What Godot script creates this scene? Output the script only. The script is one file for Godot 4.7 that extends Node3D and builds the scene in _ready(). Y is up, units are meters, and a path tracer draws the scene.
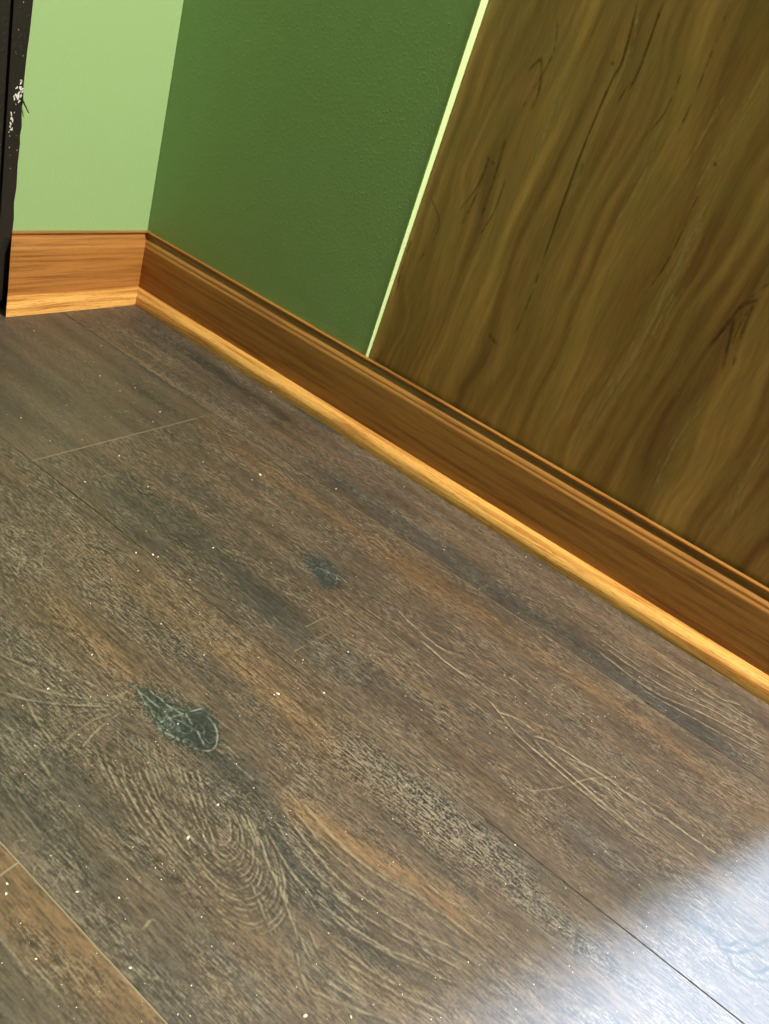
extends Node3D

# ---------------------------------------------------------------- camera data (from the photograph's vanishing points)
const CAM := Vector3(0.81777, 0.41350, 0.77075)
const RIGHT := Vector3(0.7812106, 0.3069931, -0.5435671)
const UPV := Vector3(-0.5152204, 0.8087350, -0.2837176)
const BACK := Vector3(0.3525024, 0.5017001, 0.7899615)
const FOCAL := 786.13

# ---------------------------------------------------------------- dimensions in metres
const ROOM_X := 3.4
const ROOM_Z := 3.8
const ROOM_Y := 3.1
const STRIP_X := 0.3795        # where the green drywall ends
const DOOR_X0 := 1.05          # doorway in the long wall
const DOOR_X1 := 1.95
const DOOR_Y := 2.05
const BOARD_H := 0.0911        # baseboard height
const BOARD_T := 0.0119        # baseboard thickness
const QUARTER := 0.0175        # quarter round radius
const ROW := 0.2286            # plank width
const ROW1 := 0.1445           # first plank joint from the long wall
const BUTT2 := 0.2987          # butt joint in the second row
const BUTT4 := 0.6177          # butt joint in the fourth row
const STUB := 0.1988           # length of the short wall
const TEX_LEN := 1.2           # metres of floor that one plank texture covers
const TEX_W := 2048

var mats := {}
var used := {}

# ================================================================ small helpers
func numbered(called: String) -> String:
	if not used.has(called):
		used[called] = 0
		return called
	used[called] += 1
	return "%s_%03d" % [called, used[called]]

func tag(o: Node, label: String, category: String, group := "", kind := "") -> Node:
	o.set_meta("label", label)
	o.set_meta("category", category)
	if group != "": o.set_meta("group", group)
	if kind != "": o.set_meta("kind", kind)
	return o

func structure(o: Node, label := "", category := "") -> Node:
	o.set_meta("kind", "structure")
	if label != "": o.set_meta("label", label)
	if category != "": o.set_meta("category", category)
	return o

func holder(called: String) -> Node3D:
	var o := Node3D.new()
	o.name = numbered(called)
	add_child(o, true)
	return o

func commit(st: SurfaceTool, called: String, m: Material, parent: Node = null) -> MeshInstance3D:
	var o := MeshInstance3D.new()
	st.generate_tangents()
	o.mesh = st.commit()
	o.material_override = m
	o.cast_shadow = GeometryInstance3D.SHADOW_CASTING_SETTING_ON
	if parent == null:
		o.name = numbered(called)
		add_child(o, true)
	else:
		o.name = called
		parent.add_child(o, true)
	return o

func begin() -> SurfaceTool:
	var st := SurfaceTool.new()
	st.begin(Mesh.PRIMITIVE_TRIANGLES)
	return st

func tri(st: SurfaceTool, p: Array, n: Array, uv: Array) -> void:
	var order := [0, 1, 2]
	var a: Vector3 = p[0]
	var b: Vector3 = p[1]
	var c: Vector3 = p[2]
	var nn: Vector3 = n[0]
	if (b - a).cross(c - a).dot(nn) > 0.0: order = [0, 2, 1]
	for i in order:
		st.set_normal(n[i])
		st.set_uv(uv[i])
		st.add_vertex(p[i])

func quad(st: SurfaceTool, p: Array, n: Array, uv: Array) -> void:
	tri(st, [p[0], p[1], p[2]], [n[0], n[1], n[2]], [uv[0], uv[1], uv[2]])
	tri(st, [p[0], p[2], p[3]], [n[0], n[2], n[3]], [uv[0], uv[2], uv[3]])

# A box with softened edges: a main face on each side and small chamfers between.
func box(st: SurfaceTool, a: Vector3, b: Vector3, bevel := 0.001) -> void:
	var c := (a + b) * 0.5
	var h := (b - a) * 0.5
	var e: float = min(bevel, min(h.x, min(h.y, h.z)) * 0.45)
	var axes := [Vector3.RIGHT, Vector3.UP, Vector3.BACK]
	for k in 3:
		var u := (k + 1) % 3
		var v := (k + 2) % 3
		for s in [-1.0, 1.0]:
			var pts := []
			for q in [[-1, -1], [1, -1], [1, 1], [-1, 1]]:
				pts.append(c + axes[k] * (h[k] * s) + axes[u] * ((h[u] - e) * q[0]) + axes[v] * ((h[v] - e) * q[1]))
			var nn: Vector3 = axes[k] * s
			var uvs := []
			for p in pts: uvs.append(Vector2(p[u], p[v]))
			quad(st, pts, [nn, nn, nn, nn], uvs)
	for k in 3:                       # chamfers along axis k
		var u := (k + 1) % 3
		var v := (k + 2) % 3
		for su in [-1.0, 1.0]:
			for sv in [-1.0, 1.0]:
				var nn: Vector3 = (axes[u] * su + axes[v] * sv).normalized()
				var pts := []
				for q in [[-1, 0], [1, 0], [1, 1], [-1, 1]]:
					var pu: float = h[u] if q[1] == 0 else h[u] - e
					var pv: float = h[v] - e if q[1] == 0 else h[v]
					pts.append(c + axes[k] * ((h[k] - e) * q[0]) + axes[u] * (pu * su) + axes[v] * (pv * sv))
				var uvs := []
				for p in pts: uvs.append(Vector2(p[k], p[u] + p[v]))
				quad(st, pts, [nn, nn, nn, nn], uvs)
	for sx in [-1.0, 1.0]:
		for sy in [-1.0, 1.0]:
			for sz in [-1.0, 1.0]:
				var sg := Vector3(sx, sy, sz)
				var p := [c + sg * Vector3(h.x, h.y - e, h.z - e), c + sg * Vector3(h.x - e, h.y, h.z - e), c + sg * Vector3(h.x - e, h.y - e, h.z)]
				var nn := sg.normalized()
				tri(st, p, [nn, nn, nn], [Vector2(p[0].x, p[0].y), Vector2(p[1].x, p[1].y), Vector2(p[2].x, p[2].y)])

# Sweeps a moulding profile (x = out from the wall, y = height) from s0 to s1; the ends are cut at slopes c0, c1 (shift of the end per metre out).
# place(s, out, y) is done by the base vectors: origin + along * s + outward * out + UP * y
func moulding(profile: PackedVector2Array, origin: Vector3, along: Vector3, outward: Vector3, s0: float, s1: float, c0: float, c1: float, v_scale := 1.0) -> SurfaceTool:
	var st := begin()
	var n := profile.size()
	var seg_n := []
	for i in n:
		var d := profile[(i + 1) % n] - profile[i]
		seg_n.append(Vector2(d.y, -d.x).normalized())
	var area := 0.0
	for i in n:
		var p := profile[i]
		var q := profile[(i + 1) % n]
		area += p.x * q.y - q.x * p.y
	if area < 0.0:
		for i in n: seg_n[i] = -seg_n[i]
	var run := 0.0
	var parts := 12
	for i in n:
		var p := profile[i]
		var q := profile[(i + 1) % n]
		var n0: Vector2 = seg_n[i]
		var n1: Vector2 = seg_n[i]
		var before: Vector2 = seg_n[(i + n - 1) % n]
		var after: Vector2 = seg_n[(i + 1) % n]
		if before.dot(n0) > 0.75: n0 = (before + n0).normalized()
		if after.dot(n1) > 0.75: n1 = (after + n1).normalized()
		var na: Vector3 = outward * n0.x + Vector3.UP * n0.y
		var nb: Vector3 = outward * n1.x + Vector3.UP * n1.y
		var l := p.distance_to(q)
		for k in parts:
			var ta := float(k) / parts
			var tb := float(k + 1) / parts
			var sa0 := lerpf(s0 + c0 * p.x, s1 + c1 * p.x, ta)
			var sa1 := lerpf(s0 + c0 * p.x, s1 + c1 * p.x, tb)
			var sb0 := lerpf(s0 + c0 * q.x, s1 + c1 * q.x, ta)
			var sb1 := lerpf(s0 + c0 * q.x, s1 + c1 * q.x, tb)
			quad(st, [origin + along * sa0 + outward * p.x + Vector3.UP * p.y, origin + along * sa1 + outward * p.x + Vector3.UP * p.y, origin + along * sb1 + outward * q.x + Vector3.UP * q.y, origin + along * sb0 + outward * q.x + Vector3.UP * q.y],
				[na, na, nb, nb], [Vector2(sa0, run * v_scale), Vector2(sa1, run * v_scale), Vector2(sb1, (run + l) * v_scale), Vector2(sb0, (run + l) * v_scale)])
		run += l
	var idx := Geometry2D.triangulate_polygon(profile)
	for e in 2:
		var nn := along * (1.0 if e == 1 else -1.0)
		for k in range(0, idx.size(), 3):
			var pp := []
			var uu := []
			for j in 3:
				var p := profile[idx[k + j]]
				var s := (s0 + c0 * p.x) if e == 0 else (s1 + c1 * p.x)
				pp.append(origin + along * s + outward * p.x + Vector3.UP * p.y)
				uu.append(Vector2(s + p.x, p.y * 6.0))
			tri(st, pp, [nn, nn, nn], uu)
	return st

# ---------------------------------------------------------------- photograph pixel -> point on the floor or on a wall plane
func pixel_ray(u: float, v: float) -> Vector3:
	return RIGHT * ((u - 384.5) / FOCAL) - UPV * ((v - 512.0) / FOCAL) - BACK

func on_floor(u: float, v: float) -> Vector2:
	var d := pixel_ray(u, v)
	var p := CAM + d * (-CAM.y / d.y)
	return Vector2(p.x, p.z)

func on_panel(u: float, v: float) -> Vector2:
	var d := pixel_ray(u, v)
	var p := CAM + d * ((-0.010 - CAM.z) / d.z)
	return Vector2(p.x, p.y)

# ================================================================ procedural textures
# Noise bytes for a w x h image whose blobs are cell_x by cell_y pixels.
func noise(w: int, h: int, cell_x: float, cell_y: float, octaves: int, s: int) -> PackedByteArray:
	var f := FastNoiseLite.new()
	f.seed = s
	f.noise_type = FastNoiseLite.TYPE_SIMPLEX_SMOOTH
	f.frequency = 1.0 / 6.0
	f.fractal_type = FastNoiseLite.FRACTAL_FBM if octaves > 1 else FastNoiseLite.FRACTAL_NONE
	f.fractal_octaves = octaves
	var gw: int = clampi(int(ceil(w * 6.0 / cell_x)), 4, 4096)
	var gh: int = clampi(int(ceil(h * 6.0 / cell_y)), 4, 4096)
	var img := f.get_image(gw, gh, false, false, true)
	img.convert(Image.FORMAT_L8)
	img.resize(w, h, Image.INTERPOLATE_CUBIC)
	return img.get_data()

# A painted sheet: colour bytes, relief bytes and how metres map to its pixels.
class Sheet:
	var w: int
	var h: int
	var x0: float
	var y0: float
	var px: float          # pixels per metre
	var py: float
	var rgb: PackedByteArray
	var relief: PackedByteArray
	var rng := RandomNumberGenerator.new()

	func to_px(p: Vector2) -> Vector2:
		return Vector2((p.x - x0) * px, (p.y - y0) * py)

	func put(ix: int, iy: int, c: Color, a: float, lift: float) -> void:
		if ix < 0 or iy < 0 or ix >= w or iy >= h: return
		var i := iy * w + ix
		var j := i * 3
		rgb[j] = int(lerpf(rgb[j], c.r * 255.0, a))
		rgb[j + 1] = int(lerpf(rgb[j + 1], c.g * 255.0, a))
		rgb[j + 2] = int(lerpf(rgb[j + 2], c.b * 255.0, a))
		if lift != 0.0: relief[i] = clampi(int(relief[i] + lift * a * 255.0), 0, 255)

	# a line of print through metric points, width in metres, broken up a little
	func grain_line(pts: Array, width: float, c: Color, alpha: float, rough := 0.5) -> void:
		# a pale pore line with its darker edge, a little uneven
		var off := []
		for p in pts: off.append(p + Vector2(0.0002, 0.0013))
		stroke(off, width * 1.3, Color(0.20, 0.165, 0.13), alpha * 0.55, rough, 0.0)
		stroke(pts, width, c, alpha * 0.75, rough)
		var twin := []
		var gap := rng.randf_range(-0.0034, 0.0034)
		for p in pts: twin.append(p + Vector2(rng.randf_range(-0.003, 0.003), gap + rng.randf_range(-0.0006, 0.0006)))
		stroke(twin, width * 0.7, c, alpha * 0.45, minf(rough + 0.2, 0.9))

	func stroke(pts: Array, width: float, c: Color, alpha: float, rough := 0.5, lift := -0.25) -> void:
		var cur := Curve2D.new()
		for i in pts.size():
			var p: Vector2 = to_px(pts[i])
			var a: Vector2 = to_px(pts[max(i - 1, 0)])
			var b: Vector2 = to_px(pts[min(i + 1, pts.size() - 1)])
			var t := (b - a) / 6.0
			cur.add_point(p, -t, t)
		cur.bake_interval = 0.7
		var baked := cur.get_baked_points()
		var r := maxf(width * px * 0.5, 0.6)
		var k := int(ceil(r + 0.5))
		var press := 1.0
		var drift := 0.0
		var each := 1.0 - pow(1.0 - minf(alpha, 0.97), minf(0.7 / (2.0 * r), 1.0))
		var n := 0
		for p in baked:
			var taper := minf(1.0, 3.2 * sin(PI * (n + 0.5) / baked.size()))
			n += 1
			press = clampf(press + rng.randf_range(-0.3, 0.3), 1.0 - rough * 1.8, 1.0)
			drift = clampf(drift + rng.randf_range(-0.22, 0.22), -1.6, 1.6)
			p.y += drift
			var bx := int(p.x)
			var by := int(p.y)
			for dy in range(-k, k + 1):
				for dx in range(-k, k + 1):
					var d := Vector2(bx + dx + 0.5, by + dy + 0.5).distance_to(p)
					var cover := clampf(r + 0.5 - d, 0.0, 1.0) if r < 2.0 else clampf(1.0 - d * d / (r * r), 0.0, 1.0)
					if cover > 0.0: put(bx + dx, by + dy, c, cover * each * taper * maxf(press, 0.0), lift * 0.5)

	# a filled outline with grainy tone
	func fill(pts: Array, c: Color, alpha: float, grain: PackedByteArray, lift := 0.0) -> void:
		var poly := PackedVector2Array()
		var lo := Vector2(1e9, 1e9)
		var hi := Vector2(-1e9, -1e9)
		for q in pts:
			var p: Vector2 = to_px(q)
			poly.append(p)
			lo = lo.min(p)
			hi = hi.max(p)
		for iy in range(max(0, int(lo.y)), min(h, int(hi.y) + 2)):
			for ix in range(max(0, int(lo.x)), min(w, int(hi.x) + 2)):
				var g: float = grain[iy * w + ix] / 255.0
				var e: float = grain[((iy * 3 + 57) % h) * w + (ix * 2 + 131) % w] / 255.0
				var wob := Vector2(ix + (g - 0.5) * 34.0, iy + (e - 0.5) * 24.0)
				if Geometry2D.is_point_in_polygon(wob, poly):
					put(ix, iy, c * (0.2 + 1.2 * g + 0.4 * e), alpha, lift)

func soft_add(field: PackedFloat32Array, w: int, h: int, a: Vector2, b: Vector2, r: Vector2, amp: float) -> PackedFloat32Array:
	# adds a soft band between two pixel points; r = half widths along x and y
	var lo := a.min(b) - r * 2.2
	var hi := a.max(b) + r * 2.2
	var ab := (b - a) / r
	var l2 := maxf(ab.length_squared(), 1e-6)
	for iy in range(max(0, int(lo.y)), min(h, int(hi.y) + 1)):
		for ix in range(max(0, int(lo.x)), min(w, int(hi.x) + 1)):
			var d := (Vector2(ix, iy) - a) / r
			var t := clampf(d.dot(ab) / l2, 0.0, 1.0)
			var q := (d - ab * t).length_squared()
			if q < 4.8: field[iy * w + ix] += amp * exp(-q * 1.1)
	return field

func sm(a: float, b: float, x: float) -> float:
	var t := clampf((x - a) / (b - a), 0.0, 1.0)
	return t * t * (3.0 - 2.0 * t)

# The print of one row of planks between z0 and z1. bands: [kind, pixel, pixel, half width in mm, strength] in photograph pixels
func row_sheet(z0: float, z1: float, s: int, bands: Array, split := -1.0) -> Sheet:
	var sh := Sheet.new()
	sh.w = TEX_W
	sh.px = TEX_W / TEX_LEN
	sh.py = sh.px
	sh.h = int(ceil((z1 - z0) * sh.py))
	sh.x0 = 0.0
	sh.y0 = z0
	sh.rng.seed = s
	var w := sh.w
	var h := sh.h
	var mm := sh.px * 0.001
	var n1 := noise(w, h, 260 * mm, 26 * mm, 3, s + 1)
	var n2 := noise(w, h, 220 * mm, 30 * mm, 3, s + 2)
	var n3 := noise(w, h, 200 * mm, 24 * mm, 3, s + 3)
	var n4 := noise(w, h, 34 * mm, 3.2 * mm, 3, s + 4)
	var n5 := noise(w, h, 11 * mm, 1.5 * mm, 2, s + 5)
	var n6 := noise(w, h, 2.6 * mm, 1.8 * mm, 2, s + 6)
	var n7 := noise(w, h, 90 * mm, 34 * mm, 2, s + 7)
	var fields := {}
	for k in ["warm", "cool", "light", "lime"]:
		var f := PackedFloat32Array()
		f.resize(w * h)
		fields[k] = f
	for b in bands:
		var p := sh.to_px(on_floor(b[1].x, b[1].y))
		var q := sh.to_px(on_floor(b[2].x, b[2].y))
		fields[b[0]] = soft_add(fields[b[0]], w, h, p, q, Vector2(b[3] * 2.2 * mm, b[3] * mm), b[4])
	var fw: PackedFloat32Array = fields["warm"]
	var fc: PackedFloat32Array = fields["cool"]
	var fl: PackedFloat32Array = fields["light"]
	var fm: PackedFloat32Array = fields["lime"]
	var rgb := PackedByteArray()
	rgb.resize(w * h * 3)
	var rel := PackedByteArray()
	rel.resize(w * h)
	var cut := int(split * sh.px) if split > 0.0 else -1
	var i := 0
	for iy in h:
		for ix in w:
			var e := (n4[i] - 128) / 128.0
			var d := n5[i] / 255.0
			var g := n6[i] / 255.0
			var m := clampf((n7[i] / 255.0 - 0.28) * 2.3, 0.0, 1.0)
			var quiet := 0.45 if ix < cut else 1.0
			var light := 1.0 + (n1[i] - 128) / 128.0 * 0.18 + fl[i] + e * 0.26 * quiet + (g - 0.5) * (0.16 + 0.36 * m) * quiet + (d - 0.5) * (0.24 + 0.26 * m) * quiet
			var warm := clampf((n2[i] - 140) / 90.0, 0.0, 0.8) * 0.45 * quiet + fw[i]
			var cool := clampf((n3[i] - 140) / 80.0, 0.0, 0.8) * 0.5 + fc[i]
			warm = clampf(warm * (0.75 + 0.5 * g), 0.0, 1.0)
			cool = clampf(cool * (0.8 + 0.4 * d), 0.0, 1.0) * (1.0 - 0.5 * warm)
			var r := 105.0 + warm * 20.0 - cool * 25.0
			var gg := 88.0 + warm * 9.0 - cool * 12.0
			var bb := 74.0 - warm * 4.0 - cool * 1.0
			var lime := fm[i]
			var dash := clampf((d - 0.54) * 4.5, 0.0, 1.0) * (0.08 + 0.50 * m * m) * quiet + clampf((g - 0.58) * 4.0, 0.0, 1.0) * (0.08 + 0.26 * m) * quiet
			dash = clampf(dash + lime * clampf((d * 0.6 + g * 0.55 - 0.50) * 4.5, 0.0, 1.0), 0.0, 0.85)
			var pore := clampf((0.40 - d) * 4.0, 0.0, 1.0) * 0.30 * quiet + lime * clampf((0.48 - d * 0.6 - g * 0.4) * 5.0, 0.0, 1.0) * 0.6
			light *= 1.0 - clampf(pore, 0.0, 0.6)
			r = lerpf(r * light, 174.0, dash)
			gg = lerpf(gg * light, 161.0, dash)
			bb = lerpf(bb * light, 143.0, dash)
			var j := i * 3
			rgb[j] = clampi(int(r * 0.83), 0, 255)
			rgb[j + 1] = clampi(int(gg * 0.83), 0, 255)
			rgb[j + 2] = clampi(int(bb * 0.83), 0, 255)
			rel[i] = clampi(int(170.0 + e * 30.0 - pore * 120.0 - dash * 60.0), 0, 255)
			i += 1
	sh.rgb = rgb
	sh.relief = rel
	return sh

func fpts(a: Array) -> Array:
	var out := []
	for i in range(0, a.size(), 2): out.append(on_floor(a[i], a[i + 1]))
	return out

func ppts(a: Array) -> Array:
	var out := []
	for i in range(0, a.size(), 2): out.append(on_panel(a[i], a[i + 1]))
	return out

func curls(sh: Sheet, centre: Vector2, spread: Vector2, count: int, c: Color, alpha: float) -> void:
	for k in count:
		var p := centre + Vector2(sh.rng.randf_range(-1, 1) * spread.x, sh.rng.randf_range(-1, 1) * spread.y)
		var a := sh.rng.randf() * TAU
		var pts := []
		var bend := sh.rng.randf_range(-1.1, 1.1)
		for j in 6:
			pts.append(p)
			p += Vector2(cos(a), sin(a) * 0.7) * 0.0045
			a += bend + sh.rng.randf_range(-0.6, 0.6)
		sh.stroke(pts, 0.0009, c, alpha, 0.6)

func sheet_material(sh: Sheet, rough: float, relief_cm: float, specular := 0.5) -> StandardMaterial3D:
	var m := StandardMaterial3D.new()
	m.albedo_texture = ImageTexture.create_from_image(Image.create_from_data(sh.w, sh.h, false, Image.FORMAT_RGB8, sh.rgb))
	m.roughness = rough
	m.metallic_specular = specular
	if relief_cm > 0.0:
		m.heightmap_enabled = true
		m.heightmap_texture = ImageTexture.create_from_image(Image.create_from_data(sh.w, sh.h, false, Image.FORMAT_L8, sh.relief))
		m.heightmap_scale = relief_cm
	return m

func floor_sheets() -> Array:
	var V := func(x: float, y: float) -> Vector2: return Vector2(x, y)
	var pale := Color8(164, 153, 132)
	# ---- row beside the long wall
	var a := row_sheet(0.0, ROW1, 101, [
		["cool", V.call(150, 325), V.call(260, 405), 22, 0.55], ["light", V.call(150, 325), V.call(280, 415), 18, -0.22],
		["cool", V.call(335, 480), V.call(720, 745), 15, 0.95], ["light", V.call(335, 480), V.call(720, 745), 15, -0.16],
		["warm", V.call(240, 392), V.call(285, 420), 10, 0.55], ["cool", V.call(300, 408), V.call(345, 434), 7, 0.9], ["light", V.call(300, 408), V.call(345, 434), 6, -0.30],
		["warm", V.call(640, 645), V.call(700, 685), 9, 0.35]])
	for l in [[300, 410, 325, 420, 350, 437], [296, 414, 322, 428, 345, 440, 360, 436], [330, 428, 352, 440, 368, 452, 360, 458], [345, 445, 375, 462, 400, 482], [352, 438, 385, 470, 420, 490, 480, 528],
			[370, 470, 430, 512, 520, 570], [400, 470, 440, 500, 500, 545], [520, 582, 580, 622, 640, 668], [545, 588, 600, 630, 660, 672]]:
		a.grain_line(fpts(l), 0.0009, Color8(140, 128, 112), 0.6, 0.7)
	for l in [[620, 642, 660, 668, 700, 690, 764, 729], [650, 650, 690, 675, 735, 708, 764, 728], [590, 632, 640, 666, 690, 693, 769, 735], [600, 644, 655, 682, 715, 712, 769, 742], [590, 645, 650, 690, 705, 715, 769, 750], [640, 688, 690, 716, 769, 760], [665, 660, 700, 685, 720, 698, 745, 706], [625, 630, 670, 660, 720, 690]]:
		a.grain_line(fpts(l), 0.0015, Color8(168, 156, 134), 0.95, 0.4)
	a.fill(fpts([292, 406, 312, 408, 335, 420, 350, 434, 338, 436, 315, 424]), Color8(54, 56, 56), 0.7, noise(a.w, a.h, 9, 6, 3, 79), -0.1)
	# ---- second row, with the butt joint
	var b := row_sheet(ROW1, ROW1 + ROW, 202, [
		["warm", V.call(205, 425), V.call(420, 575), 17, 0.75], ["warm", V.call(420, 575), V.call(660, 735), 14, 0.7],
		["warm", V.call(690, 760), V.call(769, 815), 12, 0.4],
		["cool", V.call(130, 500), V.call(260, 600), 20, 0.75], ["light", V.call(130, 490), V.call(270, 600), 20, -0.16], ["cool", V.call(265, 605), V.call(350, 660), 14, 0.45],
		["cool", V.call(315, 566), V.call(330, 580), 8, 1.0], ["light", V.call(315, 566), V.call(330, 580), 8, -0.30],
		["cool", V.call(600, 850), V.call(680, 900), 18, 0.5], ["warm", V.call(440, 745), V.call(520, 810), 10, 0.35],
		["lime", V.call(420, 695), V.call(450, 715), 9, 0.45], ["light", V.call(140, 390), V.call(190, 420), 8, -0.22]], BUTT2)
	for l in [[338, 586, 362, 606, 392, 626], [330, 592, 352, 612, 372, 626, 398, 648], [352, 606, 380, 622, 420, 655], [370, 625, 400, 650, 435, 680], [460, 690, 500, 726, 540, 765, 585, 803, 640, 850], [470, 712, 510, 745, 560, 790]]:
		b.grain_line(fpts(l), 0.0013, pale, 0.6, 0.6)
	for l in [[485, 697, 498, 712, 515, 733, 540, 755, 575, 785, 620, 822], [498, 712, 518, 719, 536, 731], [532, 736, 545, 752, 575, 778, 610, 808, 650, 842], [532, 736, 550, 742, 580, 762, 605, 778], [563, 757, 585, 775, 612, 792, 655, 828], [563, 757, 590, 768, 614, 784, 634, 800], [610, 785, 625, 800, 652, 822, 700, 862], [612, 786, 640, 800, 690, 835, 725, 860], [420, 640, 445, 662, 470, 680], [395, 608, 430, 640, 455, 655]]:
		b.grain_line(fpts(l), 0.0017, Color8(168, 156, 134), 1.0, 0.35)
	for l in [[620, 797, 655, 825, 690, 850], [540, 744, 570, 768, 600, 790], [575, 765, 605, 783]]:
		b.stroke(fpts(l), 0.0035, Color8(78, 62, 48), 0.5, 0.3, 0.0)
	for l in [[304, 627.5, 320, 620, 337, 613], [293, 652, 312, 642, 331, 632], [526, 792, 560, 787, 592, 778, 628, 775]]:
		b.stroke(fpts(l), 0.0009, Color8(165, 153, 132), 0.6, 0.5)
	b.fill(fpts([308, 558, 322, 556, 334, 566, 338, 582, 332, 590, 320, 584, 310, 572]), Color8(48, 54, 54), 0.75, noise(b.w, b.h, 9, 6, 3, 78), -0.1)
	curls(b, on_floor(322, 573), Vector2(0.013, 0.007), 18, Color8(122, 128, 124), 0.65)
	curls(b, on_floor(320, 572), Vector2(0.010, 0.005), 12, Color8(40, 44, 44), 0.7)
	curls(b, on_floor(645, 655), Vector2(0.02, 0.006), 6, pale, 0.4)
	for l in [[712, 934, 728, 945, 742, 940, 755, 946, 769, 940], [722, 948, 738, 953, 752, 950, 769, 962], [728, 956, 736, 970, 750, 978, 769, 982], [740, 962, 755, 972, 769, 968], [715, 940, 722, 950, 735, 952], [690, 918, 700, 926, 712, 934], [722, 918, 732, 928]]:
		b.stroke(fpts(l), 0.0022, Color8(34, 40, 38), 0.8, 0.4, 0.0)
	# ---- third row: the big knot and its flame
	var c := row_sheet(ROW1 + ROW, ROW1 + 2 * ROW, 303, [
		["warm", V.call(60, 610), V.call(115, 660), 15, 0.95], ["warm", V.call(300, 812), V.call(450, 905), 9, 0.95], ["light", V.call(300, 812), V.call(450, 905), 9, 0.16],
		["warm", V.call(150, 590), V.call(360, 730), 26, 0.42], ["warm", V.call(230, 655), V.call(330, 745), 14, 0.3],
		["cool", V.call(230, 770), V.call(290, 860), 12, 0.7], ["cool", V.call(215, 760), V.call(265, 800), 10, 0.6], ["light", V.call(215, 755), V.call(270, 830), 10, -0.18],
		["cool", V.call(0, 770), V.call(170, 960), 26, 0.55], ["cool", V.call(0, 640), V.call(40, 700), 10, 0.4],
		["lime", V.call(372, 755), V.call(490, 848), 13, 1.0], ["lime", V.call(345, 765), V.call(450, 840), 14, 0.55], ["cool", V.call(370, 750), V.call(500, 855), 14, 0.7],
		["lime", V.call(535, 900), V.call(585, 948), 9, 0.6], ["cool", V.call(535, 905), V.call(585, 948), 10, 0.6], ["lime", V.call(60, 700), V.call(200, 790), 40, 0.25],
		["cool", V.call(300, 900), V.call(370, 950), 12, 0.5], ["light", V.call(310, 900), V.call(350, 930), 9, -0.15], ["lime", V.call(20, 560), V.call(20, 530), 20, 0.25], ["lime", V.call(100, 560), V.call(160, 620), 22, 0.3]])
	var grain := noise(c.w, c.h, 9, 6, 3, 77)
	c.fill(fpts([132, 683, 150, 688, 172, 700, 186, 708, 206, 705, 217, 716, 218, 736, 211, 750, 196, 751, 180, 743, 160, 729, 145, 709]), Color8(42, 50, 48), 0.88, grain, -0.1)
	c.fill(fpts([178, 722, 198, 716, 212, 722, 212, 740, 200, 746, 184, 738]), Color8(34, 40, 39), 0.6, grain, -0.1)
	for l in [[132, 684, 150, 700, 166, 715, 158, 725, 176, 738, 200, 750, 214, 748, 217, 730, 206, 714], [185, 712, 196, 730, 206, 748], [158, 724, 170, 718, 188, 712, 206, 707], [138, 690, 150, 712, 161, 722], [150, 690, 170, 706, 184, 714], [168, 716, 172, 724, 160, 726]]:
		c.stroke(fpts(l), 0.0013, Color8(140, 148, 138), 0.85, 0.6)
	curls(c, on_floor(180, 722), Vector2(0.026, 0.013), 34, Color8(118, 126, 118), 0.6)
	curls(c, on_floor(180, 722), Vector2(0.026, 0.012), 20, Color8(24, 28, 28), 0.7)
	for l in [[115, 703, 80, 698, 40, 690, 0, 670], [113, 706, 70, 705, 28, 699, 0, 690], [112, 709, 80, 712, 45, 721, 18, 706], [115, 712, 90, 722, 64, 742], [118, 714, 100, 728, 86, 742, 78, 756], [25, 700, 40, 728, 62, 756], [0, 655, 30, 668, 60, 690], [0, 720, 30, 745, 60, 790], [20, 640, 60, 668, 100, 690], [112, 700, 130, 690], [112, 704, 122, 696],
			[215, 748, 235, 762, 255, 782], [225, 745, 240, 760]]:
		c.grain_line(fpts(l), 0.0017, pale, 0.7, 0.45)
	var first := [196, 765, 205, 805, 214, 838, 223, 845, 231, 838, 230, 820, 222, 805]
	var last := [92, 742, 132, 820, 205, 905, 255, 934, 285, 912, 280, 860, 250, 795]
	for k in 17:
		var t := k / 16.0
		var l := []
		for q in first.size(): l.append(lerpf(first[q], last[q], t) + c.rng.randf_range(-1.2, 1.2))
		c.stroke(fpts(l), 0.0013, pale, 0.62, 0.55)
		for q in range(0, l.size(), 2): l[q] += 2.6
		c.stroke(fpts(l), 0.0016, Color8(52, 43, 35), 0.45, 0.5, 0.0)
	for k in 9:
		var t := k / 8.0
		c.stroke(fpts([118 + t * 55, 728 + t * 22, 120 + t * 62, 752 + t * 25, 128 + t * 66, 785 + t * 22]), 0.0011, pale, 0.5, 0.6)
	for l in [[282, 806, 308, 845, 345, 885, 400, 922, 450, 946, 500, 978], [272, 815, 300, 858, 340, 898, 392, 932, 450, 962, 490, 985], [292, 806, 322, 842, 362, 876, 415, 908, 470, 940], [266, 828, 292, 874, 330, 912, 380, 946, 440, 972], [300, 802, 340, 845, 385, 878, 430, 902],
			[318, 905, 350, 932, 400, 960, 460, 985], [300, 935, 312, 965, 338, 990, 360, 1000], [308, 926, 324, 960, 360, 990, 400, 1010], [296, 950, 306, 985, 325, 1015], [290, 870, 310, 900, 322, 925], [330, 940, 370, 968, 420, 995], [262, 850, 285, 900, 300, 940], [340, 960, 390, 990, 450, 1018], [310, 990, 350, 1005, 400, 1024], [250, 880, 270, 930, 300, 975],
			[405, 890, 450, 920, 500, 958], [420, 880, 470, 915, 520, 950]]:
		c.grain_line(fpts(l), 0.0015, pale, 0.72, 0.45)
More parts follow.
